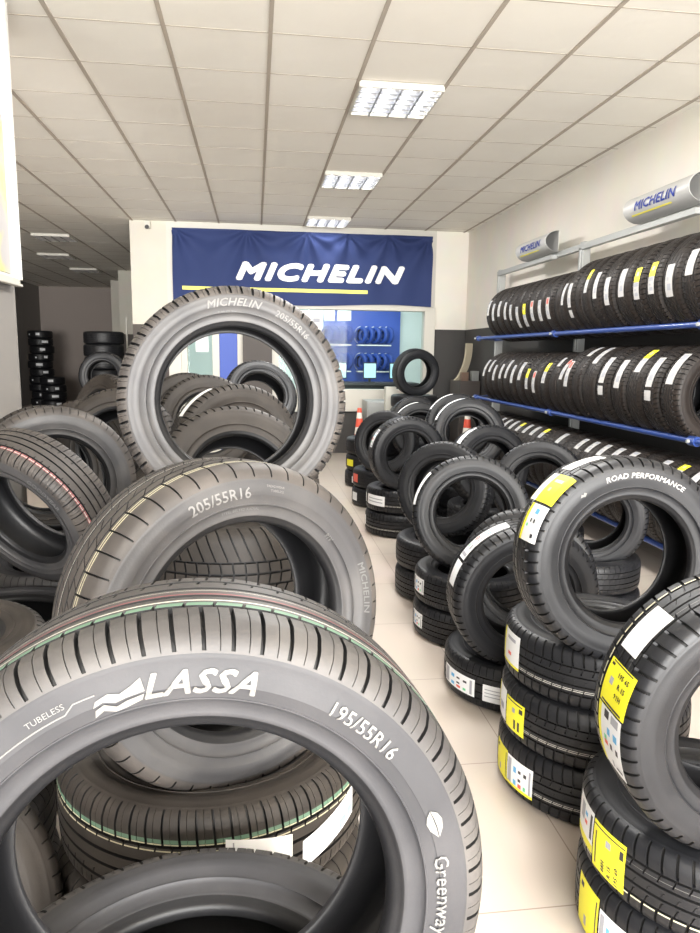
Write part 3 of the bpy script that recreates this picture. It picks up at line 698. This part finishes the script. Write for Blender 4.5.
struct('trim_2', [(2.68, 3.18, 10.15 + .5, 10.9, 0, Z + .02, M['wall2'])])
struct('trim_3', [(-1.74, -1.24, 10.64, 11.1, 0, Z + .02, M['pillar'])], .004)
struct('trim_4', [(-3.10, -2.62, 17.2, 17.7, 0, Z + .02, M['pillar'])])
struct('trim_8', [(-2.42, -2.39, 14.0, 14.03, 0, 2.12, M['frame'])])
struct('trim_5', [(-3.75, -3.2, 19.7, 20.2, 0, Z + .02, M['pillar'])])
struct('trim_6', [(-.18, .24, 10.45, 10.6, 0, 2.25, M['dark'])])
# office partition in the back wall
struct('wall_back', [(-1.24, 2.68, 10.62, 10.74, 2.2, Z + .02, M['frame']), (.24, 2.68, 10.62, 10.74, 0, .62, M['wall2']), (-1.24, -.18, 10.62, 10.74, 0, .9, M['frame'])])
struct('window_1', [(.24, 2.68, 10.57, 10.76, .64, .97, M['frame']), (2.52, 2.68, 10.57, 10.76, .97, 2.2, M['frame']), (.24, .34, 10.57, 10.76, .97, 2.2, M['frame']), (.34, 2.52, 10.57, 10.76, 2.14, 2.24, M['frame'])], .003)
struct('door_1', [(-1.24, -1.06, 10.58, 10.76, 0, 2.2, M['frame']), (-.62, -.52, 10.58, 10.76, 0, 2.2, M['frame']), (-.26, -.18, 10.58, 10.76, 0, 2.2, M['frame']), (-1.06, -.62, 10.60, 10.74, .9, 1.0, M['frame']), (-1.06, -.98, 10.60, 10.74, 1.0, 2.2, M['frame'])], .003)
M['bluewall'] = principled('office_blue', (.035, .085, .42), .5)
struct('trim_7', [(-.52, -.26, 10.61, 10.70, .0, 2.2, M['bluewall'])])
M['offwall'] = principled('office_white', (.80, .86, .84), .6)
struct('wall_office_rear', [(-1.3, 3.3, 13.3, 13.4, 0, 3, M['offwall'])])
struct('wall_office_left', [(-1.3, -1.2, 10.9, 13.3, 0, 3, M['offwall'])])
struct('wall_office_right', [(3.12, 3.22, 10.9, 13.3, 0, 3, M['offwall'])])
struct('ceiling_office', [(-1.3, 3.3, 10.74, 13.4, 2.9, 3.0, M['offwall'])])
struct('wall_far_left', [(-6.4, -6.2, YF, 22.2, 0, Z + .1, M['wallgrey'])])
struct('wall_far_back', [(-6.4, -1.2, 22.0, 22.2, 0, Z + .1, M['wallbrown'])])
struct('wall_passage', [(-1.3, -1.2, 13.4, 22.0, 0, Z + .1, M['pillar'])])
# shop front behind the viewer: sill, head and mullions round the big daylight opening
struct('wall_front', [(-6.4, 3.38, YF - .2, YF, 0, .25, M['wall2']), (-6.4, 3.38, YF - .2, YF, 3.15, Z + .1, M['frame'])])
struct('window_2', [(x - .03, x + .03, YF - .12, YF - .04, .25, 3.15, M['frame']) for x in (-6.1, -4.5, -2.9, -1.45, .1, 1.7, 3.3)])
# glass of the office window
mg = bpy.data.materials.new('glass_clear'); mg.use_nodes = True; nt = mg.node_tree; nt.nodes.clear()
o_ = nt.nodes.new('ShaderNodeOutputMaterial'); tr = nt.nodes.new('ShaderNodeBsdfTransparent'); gl = nt.nodes.new('ShaderNodeBsdfGlossy'); fr = nt.nodes.new('ShaderNodeFresnel'); mx = nt.nodes.new('ShaderNodeMixShader')
tr.inputs[0].default_value = (.92, .97, .96, 1); gl.inputs['Roughness'].default_value = .02; fr.inputs[0].default_value = 1.16
nt.links.new(fr.outputs[0], mx.inputs[0]); nt.links.new(tr.outputs[0], mx.inputs[1]); nt.links.new(gl.outputs[0], mx.inputs[2]); nt.links.new(mx.outputs[0], o_.inputs[0])
M['glass'] = mg
struct('window_3', [(.34, 2.52, 10.655, 10.663, .97, 2.14, M['glass'])])['label'] = 'office window pane'
struct('window_4', [(-1.0, -.62, 10.655, 10.663, 1.0, 2.2, M['glass'])])['label'] = 'office door pane'

# ------------------------------------------------------------------ banner
M['banner'] = principled('banner_blue', (.024, .038, .115), .75, spec=.2, vary=(1.2, (.030, .046, .135), .3, .7))
root = empty('banner', Matrix.Translation((.73, 10.5, 2.2)), 'wide blue MICHELIN banner hung above the office window', 'banner')
bx0, bx1, bz0, bz1 = -1.15, 2.60, 2.20, 3.215
pegs = [(-1.1, 3.2), (-.1, 3.21), (.75, 3.21), (1.35, 3.2), (1.95, 3.21), (2.55, 3.2)]
def fold(x, z):
    d = 0
    for i, (px, pz) in enumerate(pegs):
        dx, dz = x - px, pz - z
        if dz > 0:
            r = math.hypot(dx, dz); a = math.atan2(dx, dz)
            d += .045 * math.exp(-r / .60) * math.cos(a * (7 + i % 3) + i)
    d += .010 * math.sin(5 * x + 3 * z) * (.4 + .6 * (z - bz0)) + .006 * math.sin(13 * x - 6 * z)
    return d
nx, nz = 150, 44
def bpt(x, z, off=0.): return (x, 10.53 - fold(x, z) - off, z)
mb = MB()
mb.sheet([[bpt(bx0 + (bx1 - bx0) * i / nx, bz0 + (bz1 - bz0) * j / nz + (.02 * math.sin(3 * i / nx * PI) if j == 0 else 0)) for j in range(nz + 1)] for i in range(nx + 1)][::-1], M['banner'])
kid(mb, 'cloth', root, smooth=180)
vs, fs = text_raw('MICHELIN', .075, .30, 0, 4, 1.42)
xs = [v[0] for v in vs]; ysv = [v[1] for v in vs]
w = max(xs) - min(xs); h = max(ysv) - min(ysv)
vs = [((x - min(xs)) / w * 2.46 - .27, (y - min(ysv)) / h * .265 + 2.515, z * .3) for x, y, z in vs]
vs, fs = subdivide(vs, fs, .04)
M['bwhite'] = principled('banner_white', (.85, .85, .82), .6); M['byel'] = principled('banner_yellow', (.82, .78, .16), .6)
mb = MB(); mb.add([bpt(x, z, .004 + q) for x, z, q in vs], fs, M['bwhite']); kid(mb, 'lettering', root)['label'] = 'white MICHELIN lettering'
mb = MB(); mb.sheet([[bpt(-1.02 + 2.66 * i / 80, 2.37 + .05 * j + -.0 * i, .004) for j in range(2)] for i in range(81)][::-1], M['byel']); kid(mb, 'underline', root)['label'] = 'yellow line'

# ------------------------------------------------------------------ office contents
root = empty('display_panel', Matrix.Translation((2.0, 13.2, .9)), 'blue display wall with two white shelves seen through the office window', 'display')
mb = MB(); mb.box(1.25, 2.68, 13.18, 13.26, .85, 2.3, M['bluewall']); kid(mb, 'board', root)
mb = MB(); mb.box(1.25, 1.45, 13.15, 13.18, 2.1, 2.3, M['bwhite']); mb.box(1.5, 1.75, 13.15, 13.18, 2.1, 2.3, M['offwall']); kid(mb, 'poster', root)
for z in (1.66, 1.18):
    for x0, x1 in ((1.2, 1.74), (1.86, 2.48)):
        mb = MB(); mb.box(x0, x1, 12.98, 13.18, z - .012, z + .008, M['bwhite']); kid(mb, 'shelf', root)
M['bluetyre'] = principled('display_blue', (.03, .075, .36), .45)
spd = Spec(.17, .07, .115, 'eco', 1, M['bluetyre'], M['bluetyre'])
i = 0
for z in (1.67, 1.19):
    for x in (1.30, 1.42, 1.55, 1.67, 1.93, 2.05, 2.18, 2.31, 2.42):
        i += 1
        t = tyre(spd, pose(x, 13.06, z + .17, -.95, .05), 'small blue display tyre, %s from the left on the %s office shelf' % (['one', 'two', 'three', 'four', 'five', 'six', 'seven', 'eight', 'nine'][(i - 1) % 9], 'upper' if z > 1.5 else 'lower'), 'display tyres behind the office window', .95)
        mbs = sticker(t, spd, 90, 160, .4, 1.2, [], nu=8)
        sticker(t, spd, 200, 250, .4, 1.2, [], nu=8)
M['black'] = principled('black_plastic', (.02, .02, .022), .4)
M['screen'] = principled('screen_pale', (.35, .55, .62), .2, emit=(.45, .75, .85), estr=.5)
M['wood'] = principled('desk_dark', (.05, .045, .05), .4)
root = empty('office_desk', Matrix.Translation((1.9, 12.1, 0)), 'dark office desk behind the window', 'desk')
mb = MB(); mb.box(1.2, 2.75, 11.8, 12.4, .98, 1.02, M['wood']); kid(mb, 'desktop', root)
mb = MB(); mb.box(1.22, 1.27, 11.85, 12.35, 0, .98, M['wood']); mb.box(2.68, 2.73, 11.85, 12.35, 0, .98, M['wood']); mb.box(1.27, 2.68, 12.3, 12.34, .2, .98, M['wood']); kid(mb, 'leg_panel', root)
def monitor(x, y, lab):
    r = empty('monitor', Matrix.Translation((x, y, 1.02)), lab, 'monitor', 'monitors in the office')
    mb = MB(); mb.box(x - .11, x + .11, y - .02, y + .02, 1.08, 1.36, M['black']); kid(mb, 'casing', r, bevel=.004)
    mb = MB(); mb.box(x - .1, x + .1, y - .024, y - .02, 1.10, 1.34, M['screen']); kid(mb, 'screen', r)
    mb = MB(); mb.box(x - .02, x + .02, y, y + .02, 1.02, 1.1, M['black']); mb.box(x - .08, x + .08, y - .06, y + .06, 1.02, 1.03, M['black']); kid(mb, 'stand', r)
monitor(1.93, 12.0, 'pale-screened monitor left on the office desk'); monitor(2.38, 12.0, 'pale-screened monitor right on the office desk'); monitor(1.42, 12.0, 'pale-screened monitor at the far left of the office desk')
# paper on the office door glass
mb = MB(); mb.box(-.86, -.68, 10.645, 10.652, 1.50, 1.72, M['paper']); tag(mb.build('notice'), 'white paper notice taped to the office door glass', 'notice')
mb = MB()
mb.box(.42, .98, 10.640, 10.648, 1.5, 2.10, M['bwhite']); 
for a, b in ((.5, 1.9), (.7, 1.75), (.85, 1.95), (.6, 1.6)): mb.box(a, a + .1, 10.636, 10.640, b, b + .06, M['ink_g'])
tag(mb.build('poster'), 'white printed poster on the left part of the office window', 'poster')

# ------------------------------------------------------------------ things by the back wall
M['orange'] = principled('cone_orange', (.85, .12, .07), .5); M['cwhite'] = principled('cone_white', (.85, .80, .72), .5)
def cone(x, y, lab):
    r = empty('traffic_cone', Matrix.Translation((x, y, 0)), lab, 'cone', 'striped traffic cones')
    def rad(z): return .105 - .075 * z / .75
    mb = MB(); mb.box(x - .125, x + .125, y - .125, y + .125, 0, .03, M['orange']); kid(mb, 'base', r, bevel=.01)
    mb = MB()
    zs = [.03, .18, .28, .40, .50, .62, .70, .76]
    for k, (a, b) in enumerate(zip(zs, zs[1:])): mb.lathe([(rad(a), a), (rad(b), b)], (x, y, 0), M['cwhite'] if k % 2 else M['orange'], 24)
    mb.lathe([(rad(.76), .76), (.001, .765)], (x, y, 0), M['orange'], 24)
    kid(mb, 'body', r, smooth=40)
cone(1.42, 9.66, 'orange and white striped cone beside the upright MICHELIN tyre'); cone(2.93, 9.55, 'orange and white striped cone seen through the tyre at the rack end')
M['case'] = principled('case_grey', (.33, .34, .33), .4, .4); M['box'] = principled('box_pale', (.55, .54, .48), .6)
r = empty('tool_cabinet', Matrix.Translation((1.78, 10.1, 0)), 'grey metal tool cabinet under the office window', 'cabinet')
mb = MB(); mb.box(1.56, 2.0, 9.9, 10.35, 0.03, .84, M['case']); kid(mb, 'body', r, bevel=.008)
for k in range(4):
    mb = MB(); mb.box(1.58, 1.98, 9.885, 9.9, .08 + k * .19, .25 + k * .19, M['case']); d = kid(mb, 'drawer', r, bevel=.004)
    mb = MB(); mb.box(1.66, 1.90, 9.87, 9.885, .2 + k * .19, .215 + k * .19, M['galv']); h = kid(mb, 'handle', d); h.matrix_parent_inverse = r.matrix_world.inverted()
mb = MB(); mb.box(1.80, 1.95, 9.75, 9.87, 0, 1.05, M['box']); tag(mb.build('carton', bevel=.006), 'tall pale carton standing against the tool cabinet', 'carton')
r = empty('dark_cabinet', Matrix.Translation((3.02, 10.0, 0)), 'low dark cabinet in the corner beyond the rack', 'cabinet')
mb = MB(); mb.box(2.86, 3.16, 9.75, 10.25, .02, 1.14, M['dark']); kid(mb, 'body', r, bevel=.006)
mb = MB(); mb.box(2.87, 3.15, 9.735, 9.75, .1, 1.08, M['dark']); kid(mb, 'door', r)
M['tan'] = principled('tan_foam', (.50, .44, .32), .7)
mb = MB()
P0 = []; P1 = []
for k in range(13):
    a = k / 12; x = 2.90 + .16 * a ** .6; z = 1.25 + .53 * a; cx = .03 * math.sin(a * PI)
    P0.append((x + cx - .05, 9.98, z - .11)); P1.append((x + cx + .05, 10.02, z - .11))
mb.sheet([[p for p in P0], [p for p in P1]], M['tan']); mb.sheet([[(p[0], p[1] + .04, p[2]) for p in P1], [(p[0], p[1] + .04, p[2]) for p in P0]], M['tan'])
mb.sheet([P0[::-1], [(p[0], p[1] + .08, p[2]) for p in P0][::-1]], M['tan']); mb.sheet([P1, [(p[0], p[1] + .04, p[2]) for p in P1]], M['tan'])
tag(mb.build('curved_panel', smooth=60), 'curved tan strip leaning upright on the dark corner cabinet', 'strip')
mb = MB(); mb.box(2.90, 3.0, 9.8, 9.9, 1.14, 1.26, principled('brown_box', (.16, .10, .07), .6)); tag(mb.build('small_box', bevel=.004), 'small brown box on the dark corner cabinet', 'box')
mb = MB(); mb.box(3.05, 3.15, 9.8, 9.9, 1.14, 1.28, M['case']); tag(mb.build('small_box', bevel=.004), 'small grey box on the dark corner cabinet', 'box')
r = empty('security_camera', Matrix.Translation((-1.49, 10.62, 3.26)), 'small white security camera at the top of the cream pillar', 'camera')
mb = MB(); mb.box(-1.53, -1.45, 10.58, 10.64, 3.2, 3.3, M['frame']); kid(mb, 'housing', r, bevel=.006)
mb = MB(); mb.tube((-1.49, 10.58, 3.22), (-1.49, 10.55, 3.21), .028, M['black'], 16); kid(mb, 'lens', r)

# poster board on the left wall
r = empty('poster_board', Matrix.Translation((-1.28, 3.4, 1.85)), 'white-framed poster board on the left wall, only its edge in view', 'poster')
mb = MB(); mb.box(-1.335, -1.305, 2.2, 4.22, 1.88, 3.28, M['bwhite']); kid(mb, 'board', r)
mb = MB()
mb.box(-1.305, -1.27, 4.17, 4.22, 1.85, 3.28, M['bwhite']); mb.box(-1.305, -1.27, 2.2, 4.22, 1.84, 1.88, M['frame']); kid(mb, 'frame', r, bevel=.004)
M['art'] = principled('poster_art', (.42, .40, .40), .4, vary=(4, (.60, .56, .22), .5, .62))
mb = MB(); mb.box(-1.305, -1.297, 2.3, 4.12, 1.90, 2.70, M['art']); kid(mb, 'print', r)['label'] = 'pale grey and yellow print'
# ------------------------------------------------------------------ ceiling lights
M['tube'] = principled('lamp_tube', (1, 1, 1), .5, emit=(1., .99, .97), estr=9)
M['louvre'] = principled('lamp_louvre', (.30, .31, .34), .35, .3)
M['fixture'] = principled('lamp_housing', (.55, .55, .56), .5)
def troffer(x, y, lab, on=True, e=48):
    r = empty('ceiling_light', Matrix.Translation((x, y, Z)), lab, 'ceiling light', 'square louvred ceiling lights')
    a = .285
    mb = MB(); mb.box(x - a, x + a, y - a, y + a, Z + .006, Z + .011, M['fixture'] if on else M['wallgrey'])
    for s in (-1, 1):
        mb.box(x + s * a - .008, x + s * a + .008, y - a, y + a, Z - .03, Z + .01, M['frame']); mb.box(x - a, x + a, y + s * a - .008, y + s * a + .008, Z - .03, Z + .01, M['frame'])
    kid(mb, 'housing', r)
    if on:
        for k in range(4):
            xx = x - .21 + .14 * k; mb = MB(); mb.tube((xx, y - .27, Z - .006), (xx, y + .27, Z - .006), .010, M['tube'], 10); kid(mb, 'tube', r)
    mb = MB()
    for k in range(1, 4): xx = x - a + .57 * k / 4; mb.box(xx - .006, xx + .006, y - a, y + a, Z - .034, Z - .016, M['louvre'])
    for k in range(1, 6): yy = y - a + .57 * k / 6; mb.box(x - a, x + a, yy - .006, yy + .006, Z - .034, Z - .016, M['louvre'])
    if not on:
        mb.mats = [M['wallgrey']]
    kid(mb, 'louvre', r)
    if on:
        L = bpy.data.lights.new('tube_glow', 'AREA'); L.shape = 'SQUARE'; L.size = .54; L.energy = e; L.color = (1, .985, .96)
        lo = bpy.data.objects.new('tube_glow', L); COL.objects.link(lo); lo.location = (x, y, Z - .04)
troffer(1.0, 5.32, 'nearest and largest of the lit louvred ceiling lights'); troffer(1.0, 7.72, 'middle one of the three lit louvred ceiling lights'); troffer(1.0, 10.12, 'farthest lit louvred ceiling light, right before the banner', e=6)
troffer(1.0, 2.92, 'lit louvred ceiling light above the aisle nearest the viewer')
troffer(-3.2, 12.4, 'unlit ceiling light nearest in the dark left passage', False); troffer(-3.8, 14.8, 'unlit ceiling light second in the dark left passage', False); troffer(-3.8, 17.2, 'unlit ceiling light farthest in the dark left passage', False)

# ------------------------------------------------------------------ light
def area(name, loc, rot, sx, sy, e, col):
    L = bpy.data.lights.new(name, 'AREA'); L.shape = 'RECTANGLE'; L.size = sx; L.size_y = sy; L.energy = e; L.color = col
    o = bpy.data.objects.new(name, L); COL.objects.link(o); o.location = loc; o.rotation_euler = rot; return o
area('shopfront_daylight', (.95, YF - .25, 1.75), (math.radians(99), 0, 0), 4.7, 2.8, 900, (1., .985, .96))
area('passage_fill_left', (-3.9, YF - .25, 1.75), (math.radians(90), 0, 0), 4.4, 2.8, 800, (1., .985, .96))  # added fill that brightens the dim left passage; its opening is assumed
area('office_lamp', (1.2, 12., 2.85), (0, 0, 0), 2.6, 1.6, 38, (.95, 1., 1.))
w = bpy.data.worlds.new('world'); S.world = w; w.use_nodes = True
w.node_tree.nodes['Background'].inputs[0].default_value = (.95, .97, 1, 1); w.node_tree.nodes['Background'].inputs[1].default_value = 1.0

# ------------------------------------------------------------------ camera
cd = bpy.data.cameras.new('camera'); cam = bpy.data.objects.new('camera', cd); COL.objects.link(cam)
yaw, pit, rol = .133503, .158264, .013231
f = Vector((math.sin(yaw) * math.cos(pit), math.cos(yaw) * math.cos(pit), -math.sin(pit))); r = Vector((math.cos(yaw), -math.sin(yaw), 0)); u = r.cross(f)
r2 = r * math.cos(rol) + u * math.sin(rol); u2 = -r * math.sin(rol) + u * math.cos(rol)
cam.matrix_world = Matrix(((r2.x, u2.x, -f.x, 0), (r2.y, u2.y, -f.y, 0), (r2.z, u2.z, -f.z, 1.5), (0, 0, 0, 1)))
cd.sensor_fit = 'VERTICAL'; cd.sensor_height = 24; cd.lens = 706.55 / 933 * 24; cd.clip_start = .02; cd.clip_end = 60
S.camera = cam
S.view_settings.view_transform = 'Standard'; S.view_settings.look = 'None'; S.view_settings.gamma = 1; S.view_settings.use_curve_mapping = False
S.view_settings.exposure = .74
